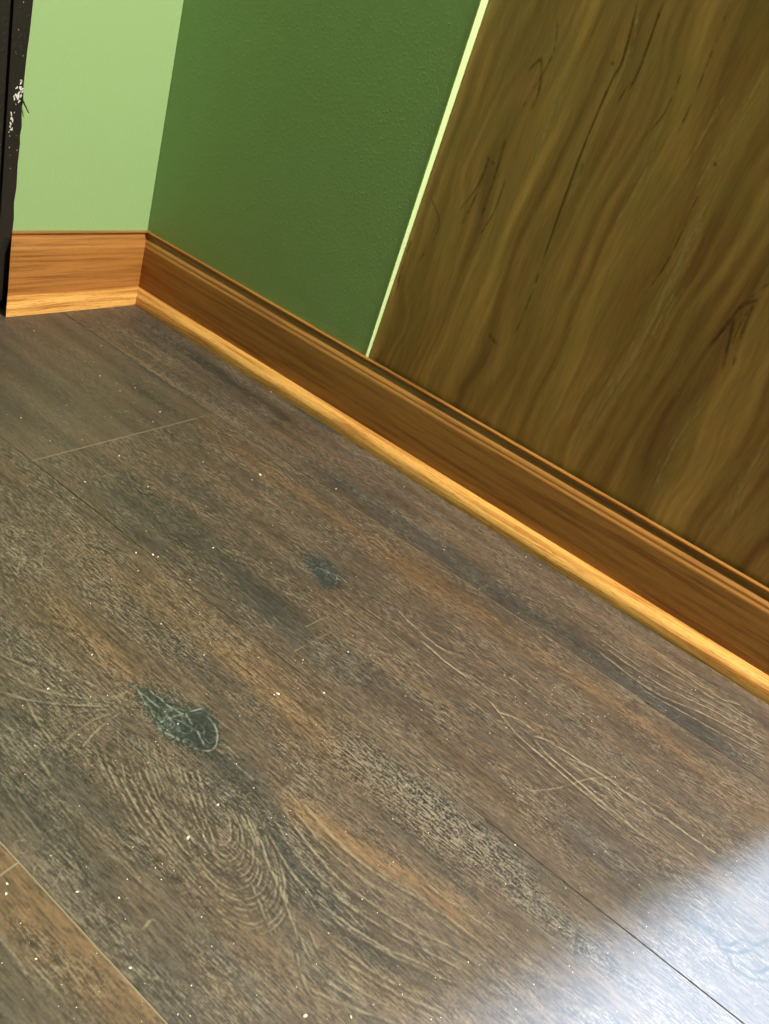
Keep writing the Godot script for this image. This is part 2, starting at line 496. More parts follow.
	for l in [[130, 805, 165, 838, 190, 868], [0, 780, 40, 830, 80, 870], [60, 800, 100, 840, 150, 890], [300, 690, 340, 730, 380, 770], [20, 600, 60, 640, 110, 690], [40, 590, 90, 640, 130, 675]]:
		c.grain_line(fpts(l), 0.0014, Color8(150, 138, 118), 0.55, 0.6)
	for l in [[530, 898, 545, 905, 575, 930, 592, 946], [530, 898, 529, 915, 545, 931, 565, 946, 576, 957], [545, 912, 560, 925, 572, 934], [575, 930, 573, 955]]:
		c.stroke(fpts(l), 0.0013, Color8(132, 132, 116), 0.6, 0.7)
	c.stroke(fpts([577, 932, 575, 955]), 0.0022, Color8(44, 46, 42), 0.7, 0.4)
	curls(c, on_floor(22, 548), Vector2(0.028, 0.020), 38, Color8(166, 156, 138), 0.5)
	curls(c, on_floor(215, 470), Vector2(0.01, 0.01), 6, pale, 0.4)
	curls(c, on_floor(40, 854), Vector2(0.009, 0.005), 7, Color8(170, 162, 142), 0.3)
	c.stroke(fpts([120, 925, 140, 930, 152, 920, 165, 928]), 0.0016, pale, 0.5, 0.5)
	# ---- fourth row
	var d := row_sheet(ROW1 + 2 * ROW, ROW1 + 3 * ROW, 404, [
		["warm", V.call(20, 890), V.call(160, 1030), 16, 1.0], ["warm", V.call(0, 900), V.call(120, 1020), 20, 0.4], ["cool", V.call(0, 960), V.call(60, 1020), 20, 0.35], ["warm", V.call(0, 850), V.call(10, 866), 10, 0.6]])
	# long wandering pores all over, pale and dark
	for sh: Sheet in [a, b, c, d]:
		var tall: float = sh.h / sh.py
		for k in 150:
			var p := Vector2(sh.rng.randf_range(-0.05, 1.15), sh.y0 + sh.rng.randf() * tall)
			var pts := []
			var dz := sh.rng.randf_range(-0.0012, 0.0012)
			for j in sh.rng.randi_range(3, 8):
				pts.append(p)
				p += Vector2(sh.rng.randf_range(0.010, 0.024), dz + sh.rng.randf_range(-0.0011, 0.0011))
			var quiet: float = 0.4 if (sh == b and pts[0].x < BUTT2) else 1.0
			if k % 3 == 0: sh.stroke(pts, 0.0013, Color8(50, 41, 33), sh.rng.randf_range(0.25, 0.6) * quiet, 0.7, -0.2)
			else: sh.stroke(pts, sh.rng.randf_range(0.0007, 0.0013), pale, sh.rng.randf_range(0.18, 0.5) * quiet, 0.8)
	return [a, b, c, d]

# Olive-brown veneer with upright grain for the wall panel
func panel_sheet() -> Sheet:
	var sh := Sheet.new()
	sh.w = 840
	sh.h = 1024
	sh.x0 = STRIP_X
	sh.y0 = 0.05
	sh.px = 840 / 0.67
	sh.py = 1024 / 1.0
	sh.rng.seed = 9
	var w := sh.w
	var h := sh.h
	var n1 := noise(w, h, 70, 420, 3, 21)
	var n2 := noise(w, h, 26, 520, 3, 22)
	var n3 := noise(w, h, 13, 300, 3, 23)
	var n4 := noise(w, h, 3, 36, 2, 24)
	var n5 := noise(w, h, 60, 90, 2, 25)
	var warp := noise(w, h, 190, 260, 2, 26)
	var warp2 := noise(w, h, 60, 110, 2, 27)
	var rgb := PackedByteArray()
	rgb.resize(w * h * 3)
	var i := 0
	for iy in h:
		for ix in w:
			var bend := (warp[i] - 128) * 0.14 + (warp2[i] - 128) * 0.025
			var ux := clampi(int(ix + bend), 0, w - 1)
			var k := iy * w + ux
			var t := (n1[k] - 128) / 128.0 * 0.13 + ((n2[k] - 128) / 128.0 * 0.15 + (n3[k] - 128) / 128.0 * 0.05) * (0.5 + n5[i] / 255.0) + (n4[i] - 128) / 128.0 * 0.07
			var red := (n5[i] - 128) / 128.0 * 5.0 - t * 6.0
			var f := 1.0 + t
			var j := i * 3
			rgb[j] = clampi(int(158.0 * f + red), 0, 255)
			rgb[j + 1] = clampi(int(119.0 * (1.0 + t * 1.12) - red * 0.3), 0, 255)
			rgb[j + 2] = clampi(int(60.0 * (1.0 + t * 1.5)), 0, 255)
			i += 1
	sh.rgb = rgb
	sh.relief = n3
	var dark := Color8(84, 56, 18)
	var lite := Color8(178, 150, 98)
	for l in [[636, 0, 622, 58, 612, 78, 600, 105, 582, 150, 562, 205, 543, 260], [543, 262, 528, 305, 515, 335], [730, 0, 708, 60, 690, 105, 676, 135], [664, 0, 640, 60, 612, 110], [757, 300, 738, 310, 728, 325, 708, 345], [752, 305, 740, 325, 732, 345], [750, 298, 768, 285], [556, 18, 553, 50, 535, 85, 520, 110], [490, 155, 478, 185, 460, 210], [505, 180, 495, 210, 480, 235], [430, 195, 440, 225, 420, 260], [685, 60, 665, 110, 640, 140], [700, 190, 668, 260, 640, 300]]:
		sh.stroke(ppts(l), 0.0016, dark, 0.55, 0.6, 0.0)
	for l in [[640, 0, 626, 58, 604, 108, 586, 150, 566, 205], [769, 62, 742, 110, 712, 160, 690, 200], [708, 200, 690, 235, 668, 290], [668, 285, 640, 345, 612, 380, 590, 420, 568, 466], [676, 290, 650, 340], [645, 340, 600, 410], [560, 80, 545, 130, 530, 175], [655, 150, 630, 200, 614, 225], [724, 95, 700, 140, 675, 180], [690, 420, 672, 450, 655, 490], [769, 440, 745, 480, 730, 520], [705, 215, 676, 270, 655, 310]]:
		sh.stroke(ppts(l), 0.0024, lite, 0.6, 0.5, 0.0)
		for k in 5:
			var near := []
			var off := Vector2(sh.rng.randf_range(-0.007, 0.007), sh.rng.randf_range(-0.03, 0.03))
			for p in ppts(l): near.append(p + off + Vector2(sh.rng.randf_range(-0.001, 0.001), 0.0))
			sh.stroke(near, 0.0016, lite, 0.40, 0.7, 0.0)
	for l in [[637, 0, 622, 58, 612, 78, 600, 105, 582, 150, 562, 205, 543, 262], [662, 0, 642, 60, 628, 90]]:
		sh.stroke(ppts(l), 0.0020, dark, 0.75, 0.25, 0.0)
	for l in [[758, 300, 745, 303, 735, 312, 726, 325, 712, 345], [754, 304, 747, 320, 738, 345, 734, 365], [734, 318, 728, 345, 722, 372], [505, 140, 492, 185, 482, 215], [486, 165, 474, 200, 462, 225], [528, 70, 540, 60, 538, 90, 530, 110], [412, 240, 402, 270, 398, 290], [490, 335, 500, 345]]:
		sh.stroke(ppts(l), 0.0045, dark, 0.42, 0.6, 0.0)
		sh.stroke(ppts(l), 0.0016, Color8(66, 40, 12), 0.5, 0.7, 0.0)
	for p in [[487, 158], [492, 162], [611, 62], [714, 163]]:
		sh.stroke(ppts([p[0], p[1], p[0] + 1.5, p[1] + 2.0]), 0.0022, Color8(72, 46, 16), 0.5, 0.1, 0.0)
	return sh

# Long-grained trim wood; strength sets how strong the figure is
func trim_sheet(base: Color, dark: Color, s: int, fleck: float) -> Sheet:
	var sh := Sheet.new()
	sh.w = 1024
	sh.h = 256
	sh.px = 1024.0
	sh.py = 256.0
	sh.rng.seed = s
	var w := sh.w
	var h := sh.h
	var n1 := noise(w, h, 240, 26, 3, s)
	var n2 := noise(w, h, 90, 7, 3, s + 1)
	var n3 := noise(w, h, 18, 4, 2, s + 2)
	var n4 := noise(w, h, 150, 60, 2, s + 3)
	var rgb := PackedByteArray()
	rgb.resize(w * h * 3)
	for i in w * h:
		var t := sm(0.35, 0.85, n1[i] / 255.0) * 0.55 + sm(0.5, 0.9, n2[i] / 255.0) * 0.35 + sm(0.62, 0.85, n3[i] / 255.0) * fleck
		t *= 0.55 + 0.9 * n4[i] / 255.0
		var c := base.lerp(dark, clampf(t, 0.0, 1.0))
		rgb[i * 3] = int(c.r * 255.0)
		rgb[i * 3 + 1] = int(c.g * 255.0)
		rgb[i * 3 + 2] = int(c.b * 255.0)
	sh.rgb = rgb
	sh.relief = n2
	return sh

func paint(c: Color, rough: float, bumps := 0.0, cell := 0.0035, spec := 0.5) -> StandardMaterial3D:
	var m := StandardMaterial3D.new()
	m.albedo_color = c
	m.roughness = rough
	m.metallic_specular = spec
	if bumps > 0.0:
		var f := FastNoiseLite.new()
		f.seed = 5
		f.noise_type = FastNoiseLite.TYPE_SIMPLEX_SMOOTH
		f.frequency = 1.0 / (cell * 1024.0)
		f.fractal_octaves = 3
		var img := f.get_seamless_image(1024, 1024)
		# orange peel: mostly flat with rounded islands
		var data := img.get_data()
		for i in data.size(): data[i] = int(255.0 * sm(0.60, 0.90, data[i] / 255.0))
		m.heightmap_enabled = true
		m.heightmap_texture = ImageTexture.create_from_image(Image.create_from_data(1024, 1024, false, Image.FORMAT_L8, data))
		m.heightmap_scale = bumps
		m.uv1_triplanar = true
		m.uv1_world_triplanar = true
	return m

# ================================================================ pieces
func plank_mesh(x0: float, x1: float, z0: float, z1: float, uv_z0: float, uv_h: float, shift: float) -> ArrayMesh:
	var st := begin()
	var e := 0.0005
	var dp := 0.0004
	var low := -0.005
	var g := 0.00014
	x0 += g; x1 -= g; z0 += g; z1 -= g
	var uv := func(x: float, z: float) -> Vector2: return Vector2((x - shift) / TEX_LEN, (z - uv_z0) / uv_h)
	var inner := [Vector3(x0 + e, 0, z0 + e), Vector3(x1 - e, 0, z0 + e), Vector3(x1 - e, 0, z1 - e), Vector3(x0 + e, 0, z1 - e)]
	var outer := [Vector3(x0, -dp, z0), Vector3(x1, -dp, z0), Vector3(x1, -dp, z1), Vector3(x0, -dp, z1)]
	var side := [Vector3(0, 0, -1), Vector3(1, 0, 0), Vector3(0, 0, 1), Vector3(-1, 0, 0)]
	var u := []
	for p in inner: u.append(uv.call(p.x, p.z))
	quad(st, inner, [Vector3.UP, Vector3.UP, Vector3.UP, Vector3.UP], u)
	for k in 4:
		var k2 := (k + 1) % 4
		var nn: Vector3 = (side[k] + Vector3.UP).normalized()
		quad(st, [inner[k], inner[k2], outer[k2], outer[k]], [nn, nn, nn, nn], [u[k], u[k2], uv.call(outer[k2].x, outer[k2].z), uv.call(outer[k].x, outer[k].z)])
		var s: Vector3 = side[k]
		var d0 := Vector3(outer[k].x, low, outer[k].z)
		var d1 := Vector3(outer[k2].x, low, outer[k2].z)
		quad(st, [outer[k], outer[k2], d1, d0], [s, s, s, s], [u[k], u[k2], u[k2], u[k]])
	st.generate_tangents()
	return st.commit()

func lump(s: int) -> ArrayMesh:
	# a crumb of 32 faces with a ragged outline, one unit across, standing on y = 0
	var rng := RandomNumberGenerator.new()
	rng.seed = s
	var st := begin()
	var rings := []
	for r in 3:
		var ring := []
		for k in 7:
			var a := TAU * k / 7.0
			var rad: float = [0.42, 0.5, 0.26][r] * rng.randf_range(0.7, 1.25)
			ring.append(Vector3(cos(a) * rad, [0.0, 0.22, 0.5][r] * rng.randf_range(0.85, 1.15), sin(a) * rad * 0.7))
		rings.append(ring)
	var top := Vector3(0.02, 0.58, 0.0)
	for r in 2:
		for k in 7:
			var k2 := (k + 1) % 7
			var p := [rings[r][k], rings[r][k2], rings[r + 1][k2], rings[r + 1][k]]
			var nn: Vector3 = (p[0] + p[1] + p[2] + p[3]).normalized()
			quad(st, p, [nn, nn, nn, nn], [Vector2.ZERO, Vector2.RIGHT, Vector2.ONE, Vector2.DOWN])
	for k in 7:
		var p := [rings[2][k], rings[2][(k + 1) % 7], top]
		tri(st, p, [Vector3.UP, Vector3.UP, Vector3.UP], [Vector2.ZERO, Vector2.RIGHT, Vector2.ONE])
	return st.commit()

func area_lamp(at: Vector3, towards: Vector3, size: Vector2, energy: float, c: Color, parent: Node) -> AreaLight3D:
	var l := AreaLight3D.new()
	l.name = "light"
	parent.add_child(l, true)
	l.area_size = size
	l.area_normalize_energy = true
	l.light_energy = energy
	l.light_color = c
	l.area_range = 12.0
	l.shadow_enabled = true
	var upv := Vector3.FORWARD if absf(towards.y) > 0.9 else Vector3.UP
	l.look_at_from_position(at, at + towards, upv)
	return l

# ================================================================ the scene
func _ready() -> void:
	# ---- camera
	var cam := Camera3D.new()
	cam.name = "camera"
	add_child(cam)
	cam.transform = Transform3D(Basis(RIGHT, UPV, BACK).orthonormalized(), CAM)
	cam.fov = rad_to_deg(2.0 * atan(512.0 / FOCAL))
	cam.near = 0.01
	cam.current = true
	# ---- sky, exposure
	var env := Environment.new()
	env.background_mode = Environment.BG_SKY
	var sky_m := ProceduralSkyMaterial.new()
	sky_m.sky_top_color = Color(0.62, 0.74, 0.92)
	sky_m.sky_horizon_color = Color(0.86, 0.90, 0.95)
	sky_m.ground_horizon_color = Color(0.7, 0.7, 0.68)
	sky_m.ground_bottom_color = Color(0.5, 0.5, 0.48)
	var sky := Sky.new()
	sky.sky_material = sky_m
	env.sky = sky
	env.ambient_light_source = Environment.AMBIENT_SOURCE_DISABLED
	env.tonemap_mode = Environment.TONE_MAPPER_LINEAR
	env.tonemap_exposure = 1.0
	env.sdfgi_enabled = true
	env.ssao_enabled = true
	env.ssil_enabled = true
	var we := WorldEnvironment.new()
	we.name = "environment"
	we.environment = env
	add_child(we)
	# ---- lights: a globe lamp on the wall right of the doorway, and the lamp of the hall beyond it
	var globe_at := Vector3(2.10, 1.85, 0.055)
	var bulb := OmniLight3D.new()
	bulb.name = "globe_light"
	add_child(bulb)
	bulb.position = globe_at
	bulb.light_energy = 10.6
	bulb.light_color = Color(1.0, 0.97, 0.90)
	bulb.light_size = 0.035
	bulb.omni_range = 12.0
	bulb.omni_attenuation = 2.0
	bulb.shadow_enabled = true
	var hall_at := Vector3(1.72, 3.03, -1.70)
	area_lamp(hall_at, Vector3.DOWN, Vector2(0.20, 0.20), 33.0, Color(0.78, 0.88, 1.0), self)

	# ---- materials
	mats.green = paint(Color8(148, 180, 124), 0.55, 0.03, 0.0034, 0.4)
	mats.edge_highlight = paint(Color8(196, 222, 160), 0.5)  # wall green made paler: light caught by the drywall end, put into the colour
	mats.white = paint(Color8(190, 188, 182), 0.8)
	mats.ceiling = paint(Color8(60, 54, 47), 0.9)
	mats.brown = paint(Color8(44, 37, 30), 0.8)
	mats.sub = paint(Color8(52, 45, 38), 0.9)
	mats.dust = paint(Color8(142, 130, 110), 0.95)
	mats.dark_gap = paint(Color8(40, 34, 28), 0.95)
	mats.black = paint(Color8(30, 27, 23), 0.42, 0.04, 0.006)
	mats.chip = paint(Color8(206, 204, 196), 0.7)
	mats.crumb = paint(Color8(236, 230, 214), 0.9)
	mats.metal = paint(Color8(200, 200, 200), 0.4)
	mats.panel = sheet_material(panel_sheet(), 0.42, 0.0, 0.5)
	mats.oak = sheet_material(trim_sheet(Color8(172, 118, 58), Color8(128, 80, 36), 31, 0.25), 0.36, 0.008)
	mats.gold = sheet_material(trim_sheet(Color8(230, 176, 98), Color8(158, 100, 42), 51, 0.5), 0.38, 0.008)
	var rows := floor_sheets()
	var floor_m := []
	for sh in rows: floor_m.append(sheet_material(sh, 0.52, 0.02, 0.7))

	# ================================================================ the setting
	# ---- floor: planks laid along the long wall
	var fl := holder("floor")
	structure(fl, "dark brown wood-look plank floor with limed grain", "floor")
	var st := begin()
	box(st, Vector3(-0.1, -0.05, -0.1), Vector3(ROOM_X + 0.1, -0.0052, ROOM_Z + 0.1))
	commit(st, "subfloor", mats.sub, fl)
	var rng := RandomNumberGenerator.new()
	rng.seed = 12
	var z := 0.002
	var r := 0
	while z < ROOM_Z:
		var z1: float = min(ROW1 + ROW * r, ROOM_Z)
		var cuts := [0.002]
		if r == 0: cuts.append(1.26)
		elif r == 1: cuts.append_array([BUTT2, BUTT2 + 1.22])
		elif r == 2: cuts.append(1.31)
		elif r == 3: cuts.append_array([BUTT4, BUTT4 + 1.22])
		else:
			var c := rng.randf_range(0.2, 1.1)
			while c < ROOM_X - 0.15:
				cuts.append(c)
				c += 1.22
		cuts.append(ROOM_X)
		var src: int = r if r < 4 else [1, 2, 3][rng.randi() % 3]
		var full: float = ROW1 if src == 0 else ROW
		for k in cuts.size() - 1:
			var shift := 0.0
			if r >= 4 or cuts[k] > 1.19: shift = rng.randf() * 0.9
			var o := MeshInstance3D.new()
			var sheet: Sheet = rows[src]
			o.mesh = plank_mesh(cuts[k], cuts[k + 1], z, z1, (0.0 if r == 0 else z), sheet.h / sheet.py, shift)
			o.material_override = floor_m[src]
			o.name = "plank"
			fl.add_child(o, true)
		z = z1
		r += 1
	# pale dust packed into some of the joints
	for s in [[BUTT2, ROW1 + 0.03, BUTT2, ROW1 + ROW], [BUTT4, ROW1 + 2 * ROW, BUTT4, ROW1 + 3 * ROW], [0.52, ROW1 + 2 * ROW, 0.80, ROW1 + 2 * ROW], [0.64, ROW1 + ROW, 0.79, ROW1 + ROW], [0.45, ROW1, 0.84, ROW1]]:
		var sd := begin()
		var wd := 0.0007 if s[1] > 0.5 or s[0] == s[2] else 0.0004
		if s[0] == s[2]: box(sd, Vector3(s[0] - wd, -0.003, s[1]), Vector3(s[0] + wd, -0.00012, s[3]), 0.0002)
		else: box(sd, Vector3(s[0], -0.003, s[1] - wd), Vector3(s[2], -0.00018, s[3] + wd), 0.0002)
		commit(sd, "joint_dust", mats.dust, fl)
	# ---- long wall: green drywall, the recess behind the wood panel, the doorway
	st = begin()
	box(st, Vector3(-0.12, 0.0, -0.12), Vector3(STRIP_X, ROOM_Y, 0.0), 0.0008)
	structure(commit(st, "wall_back", mats.green), "long green wall with orange-peel texture between the corner and the wood panel", "wall")
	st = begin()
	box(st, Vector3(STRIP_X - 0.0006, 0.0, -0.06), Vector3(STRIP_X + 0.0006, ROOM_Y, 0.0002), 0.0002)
	commit(st, "edge_highlight_strip", mats.edge_highlight, get_node("wall_back"))  # added strip over the drywall end, its lit brightness painted in
	st = begin()
	box(st, Vector3(STRIP_X, 0.0, -0.12), Vector3(DOOR_X0 - 0.02, ROOM_Y, -0.085))
	structure(commit(st, "wall_recess", mats.white), "plain wall face behind the wood panel", "wall")
	st = begin()
	box(st, Vector3(DOOR_X0 - 0.02, DOOR_Y + 0.02, -0.12), Vector3(DOOR_X1 + 0.02, ROOM_Y, 0.0))
	structure(commit(st, "wall_header", mats.green), "green wall above the doorway", "wall")
	st = begin()
	box(st, Vector3(DOOR_X1 + 0.02, 0.0, -0.12), Vector3(ROOM_X + 0.1, ROOM_Y, 0.0))
	structure(commit(st, "wall_back_right", mats.green), "green wall right of the doorway", "wall")
	var frame := holder("door_1")
	structure(frame, "plain oak lining of the open doorway beside the wood panel", "door frame")
	st = begin()
	box(st, Vector3(DOOR_X0 - 0.02, 0.0, -0.12), Vector3(DOOR_X0, DOOR_Y, 0.0))
	commit(st, "side_lining", mats.oak, frame)
	st = begin()
	box(st, Vector3(DOOR_X1, 0.0, -0.12), Vector3(DOOR_X1 + 0.02, DOOR_Y, 0.0))
	commit(st, "side_lining", mats.oak, frame)
	st = begin()
	box(st, Vector3(DOOR_X0 - 0.02, DOOR_Y, -0.12), Vector3(DOOR_X1 + 0.02, DOOR_Y + 0.02, 0.0))
	commit(st, "head_lining", mats.oak, frame)
	# ---- short wall, and the wall that goes on past the black jamb
	st = begin()
	box(st, Vector3(-0.12, 0.0, 0.0), Vector3(0.0, ROOM_Y, STUB + 0.004), 0.0008)
	structure(commit(st, "wall_left", mats.green), "narrow bright light green wall beside the black jamb", "wall")
	st = begin()
	box(st, Vector3(-0.12, 0.0, 0.33), Vector3(0.0, ROOM_Y, ROOM_Z + 0.1))
	structure(commit(st, "wall_left_far", mats.green), "green wall beyond the black jamb", "wall")
	# ---- right wall, front wall, ceiling
	st = begin()
	box(st, Vector3(ROOM_X, 0.0, 0.0), Vector3(ROOM_X + 0.1, ROOM_Y, ROOM_Z))
	structure(commit(st, "wall_right", mats.brown), "plain dark brown wall past the doorway", "wall")
	st = begin()
	box(st, Vector3(-0.12, 0.0, ROOM_Z), Vector3(ROOM_X + 0.1, ROOM_Y, ROOM_Z + 0.1))
	structure(commit(st, "wall_front", mats.brown), "plain dark brown wall facing the long baseboard", "wall")
	st = begin()
	box(st, Vector3(-0.12, ROOM_Y, -3.1), Vector3(ROOM_X + 0.1, ROOM_Y + 0.1, ROOM_Z + 0.1))
	structure(commit(st, "ceiling", mats.ceiling), "plain dark brown ceiling", "ceiling")
	# ---- the hall beyond the doorway
	st = begin()
	box(st, Vector3(-0.12, -0.05, -3.1), Vector3(ROOM_X + 0.1, 0.0, -0.1))
	structure(commit(st, "floor_hall", mats.sub), "dark floor of the hall beyond the doorway", "floor")
	st = begin()
	box(st, Vector3(-0.12, 0.0, -3.1), Vector3(ROOM_X + 0.1, ROOM_Y, -3.0))
	structure(commit(st, "wall_hall_back", mats.white), "white end wall of the hall", "wall")
	st = begin()
	box(st, Vector3(-0.12, 0.0, -3.0), Vector3(0.0, ROOM_Y, -0.12))
	structure(commit(st, "wall_hall_left", mats.white), "white left wall of the hall", "wall")
	st = begin()
	box(st, Vector3(ROOM_X, 0.0, -3.0), Vector3(ROOM_X + 0.1, ROOM_Y, -0.12))
	structure(commit(st, "wall_hall_right", mats.white), "white right wall of the hall", "wall")
	var lamp := holder("ceiling_lamp")
	tag(lamp, "square white panel lamp on the ceiling of the hall", "lamp")
	st = begin()
	box(st, hall_at + Vector3(-0.16, 0.02, -0.16), hall_at + Vector3(0.16, 0.07, 0.16), 0.004)
	commit(st, "housing", mats.white, lamp)
	var glow := StandardMaterial3D.new()
	glow.albedo_color = Color(0.9, 0.9, 0.9)
	glow.emission_enabled = true
	glow.emission = Color(0.9, 0.95, 1.0)
	glow.emission_energy_multiplier = 2.0
	st = begin()
	box(st, hall_at + Vector3(-0.14, 0.012, -0.14), hall_at + Vector3(0.14, 0.02, 0.14), 0.002)
	commit(st, "diffuser", glow, lamp)

	var sconce := holder("wall_lamp")
	tag(sconce, "white glass globe lamp on the wall right of the doorway", "lamp")
	st = begin()
	box(st, Vector3(globe_at.x - 0.05, globe_at.y - 0.05, 0.0), Vector3(globe_at.x + 0.05, globe_at.y + 0.05, 0.02), 0.004)
	commit(st, "back_plate", mats.metal, sconce)
	st = begin()
	box(st, Vector3(globe_at.x - 0.012, globe_at.y - 0.012, 0.02), Vector3(globe_at.x + 0.012, globe_at.y + 0.012, 0.03), 0.004)
	commit(st, "arm", mats.metal, sconce)
	var ball := MeshInstance3D.new()
	var sphere := SphereMesh.new()
	sphere.radius = 0.04
	sphere.height = 0.08
	ball.mesh = sphere
	var globe_m := StandardMaterial3D.new()
	globe_m.albedo_color = Color(0.95, 0.94, 0.9)
	globe_m.emission_enabled = true
	globe_m.emission = Color(1.0, 0.95, 0.85)
	globe_m.emission_energy_multiplier = 3.0
	ball.material_override = globe_m
	ball.name = "globe"
	sconce.add_child(ball, true)
	ball.position = globe_at

	# ---- baseboards and quarter rounds
	var prof := PackedVector2Array()
	for p in [[0.0, 0.0], [BOARD_T, 0.0], [BOARD_T, 0.0722], [0.0116, 0.0736], [0.0108, 0.0748], [0.0098, 0.0758], [0.0096, 0.0764], [0.0096, 0.0778], [0.0092, 0.0786], [0.0082, 0.0798], [0.0062, 0.0812], [0.0046, 0.0828], [0.0034, 0.0846], [0.0029, 0.0864], [0.0032, 0.0880], [0.0056, 0.0892], [0.0062, 0.0903], [0.0058, 0.0911], [0.0, 0.0911]]:
		prof.append(Vector2(p[0], p[1]))
	var long_end := DOOR_X0 - 0.02
	structure(commit(moulding(prof, Vector3.ZERO, Vector3.RIGHT, Vector3.BACK, 0.0, long_end, 1.0, 0.0, 12.0), "baseboard_back", mats.oak), "long brown oak baseboard with moulded top under green wall and wood panel", "baseboard")
	structure(commit(moulding(prof, Vector3.ZERO, Vector3.BACK, Vector3.RIGHT, 0.0, STUB, 1.0, 0.72, 12.0), "baseboard_left", mats.oak), "short golden oak baseboard on the narrow light green wall", "baseboard")
	var qp := PackedVector2Array()
	qp.append(Vector2(BOARD_T, 0.0))
	for q in [[1.0, 0.0], [1.0, 0.22], [0.985, 0.38], [0.945, 0.53], [0.87, 0.67], [0.75, 0.79], [0.59, 0.885], [0.40, 0.95], [0.20, 0.985], [0.0, 1.0]]:
		qp.append(Vector2(BOARD_T + QUARTER * q[0], QUARTER * q[1]))
	structure(commit(moulding(qp, Vector3.ZERO, Vector3.RIGHT, Vector3.BACK, 0.0, long_end, 1.0, 0.0, 12.0), "trim_1", mats.gold), "long golden quarter-round strip at the foot of the long baseboard", "quarter round")
	structure(commit(moulding(qp, Vector3.ZERO, Vector3.BACK, Vector3.RIGHT, 0.0, STUB, 1.0, 0.72, 12.0), "trim_2", mats.gold), "short oak quarter-round strip under the short baseboard", "quarter round")

	# ================================================================ things
	# ---- wood panel, leaning back a little in its recess
	st = begin()
	var panel_y := 0.004
	var w0 := STRIP_X + 0.0012
	var w1 := DOOR_X0 - 0.021
	var ph := ROOM_Y - 0.03
	var lean := 0.0185
	var faces := [[Vector3(w0, 0, 0), Vector3(w1, 0, 0), Vector3(w1, ph, 0), Vector3(w0, ph, 0)], [Vector3(w0, 0, -0.006), Vector3(w1, 0, -0.006), Vector3(w1, ph, -0.006), Vector3(w0, ph, -0.006)]]
	var puv := func(p: Vector3) -> Vector2: return Vector2((p.x - STRIP_X) / 0.67, p.y - 0.05 + panel_y)
	for f in 2:
		var nn := Vector3(0, 0, 1 if f == 0 else -1)
		quad(st, faces[f], [nn, nn, nn, nn], [puv.call(faces[f][0]), puv.call(faces[f][1]), puv.call(faces[f][2]), puv.call(faces[f][3])])
	for k in 4:
		var k2 := (k + 1) % 4
		var nn: Vector3 = [Vector3.DOWN, Vector3.RIGHT, Vector3.UP, Vector3.LEFT][k]
		quad(st, [faces[0][k], faces[0][k2], faces[1][k2], faces[1][k]], [nn, nn, nn, nn], [puv.call(faces[0][k]), puv.call(faces[0][k2]), puv.call(faces[0][k2]), puv.call(faces[0][k])])
	var pan := commit(st, "wood_panel", mats.panel)
	pan.position = Vector3(0, panel_y, -0.0045)
	pan.rotation.x = -lean
	tag(pan, "large olive-brown wood veneer panel with upright grain above the long baseboard", "wood panel")

	# ---- black jamb at the end of the short wall
	var jamb := holder("door_jamb")
	tag(jamb, "black painted door jamb with white chips beside the narrow light green wall", "door jamb")
	var edge := PackedVector2Array()          # z, y: the ragged front edge
	for p in [[0.20, 0.0], [0.1998, 0.06], [0.2008, 0.09], [0.2000, 0.105], [0.2012, 0.124], [0.1996, 0.140], [0.2000, 0.165], [0.1990, 0.188], [0.1997, 0.196], [0.1984, 0.205], [0.1990, 0.212], [0.2000, 0.222], [0.1988, 0.232], [0.1996, 0.245], [0.1990, 0.262], [0.1985, 0.276], [0.1970, 0.295], [0.1958, 0.322], [0.1960, 0.5], [0.1965, ROOM_Y]]:
		edge.append(Vector2(p[0], p[1]))
	var groove := 0.2165
	st = begin()
	for i in edge.size() - 1:
		var p := edge[i]
		var q := edge[i + 1]
		var xf := 0.0030
		quad(st, [Vector3(xf, p.y, p.x), Vector3(xf, q.y, q.x), Vector3(xf, q.y, groove), Vector3(xf, p.y, groove)], [Vector3.RIGHT, Vector3.RIGHT, Vector3.RIGHT, Vector3.RIGHT], [Vector2.ZERO, Vector2.UP, Vector2.ONE, Vector2.RIGHT])
		quad(st, [Vector3(xf, p.y, p.x), Vector3(xf, q.y, q.x), Vector3(-0.02, q.y, q.x), Vector3(-0.02, p.y, p.x)], [Vector3.FORWARD, Vector3.FORWARD, Vector3.FORWARD, Vector3.FORWARD], [Vector2.ZERO, Vector2.UP, Vector2.ONE, Vector2.RIGHT])
		quad(st, [Vector3(xf, p.y, groove), Vector3(xf, q.y, groove), Vector3(-0.02, q.y, groove), Vector3(-0.02, p.y, groove)], [Vector3.BACK, Vector3.BACK, Vector3.BACK, Vector3.BACK], [Vector2.ZERO, Vector2.UP, Vector2.ONE, Vector2.RIGHT])
	commit(st, "edge_bead", mats.black, jamb)
	st = begin()
	box(st, Vector3(-0.12, 0.0, STUB + 0.005), Vector3(-0.006, ROOM_Y, 0.33), 0.001)
	commit(st, "post", mats.black, jamb)
	st = begin()
	box(st, Vector3(-0.006, 0.0, groove + 0.004), Vector3(0.006, ROOM_Y, 0.33), 0.002)
	commit(st, "facing", mats.black, jamb)
	# chips where white primer shows through: clusters of [y, z, spread y, spread z, count, size]
	var rng3 := RandomNumberGenerator.new()
	rng3.seed = 8
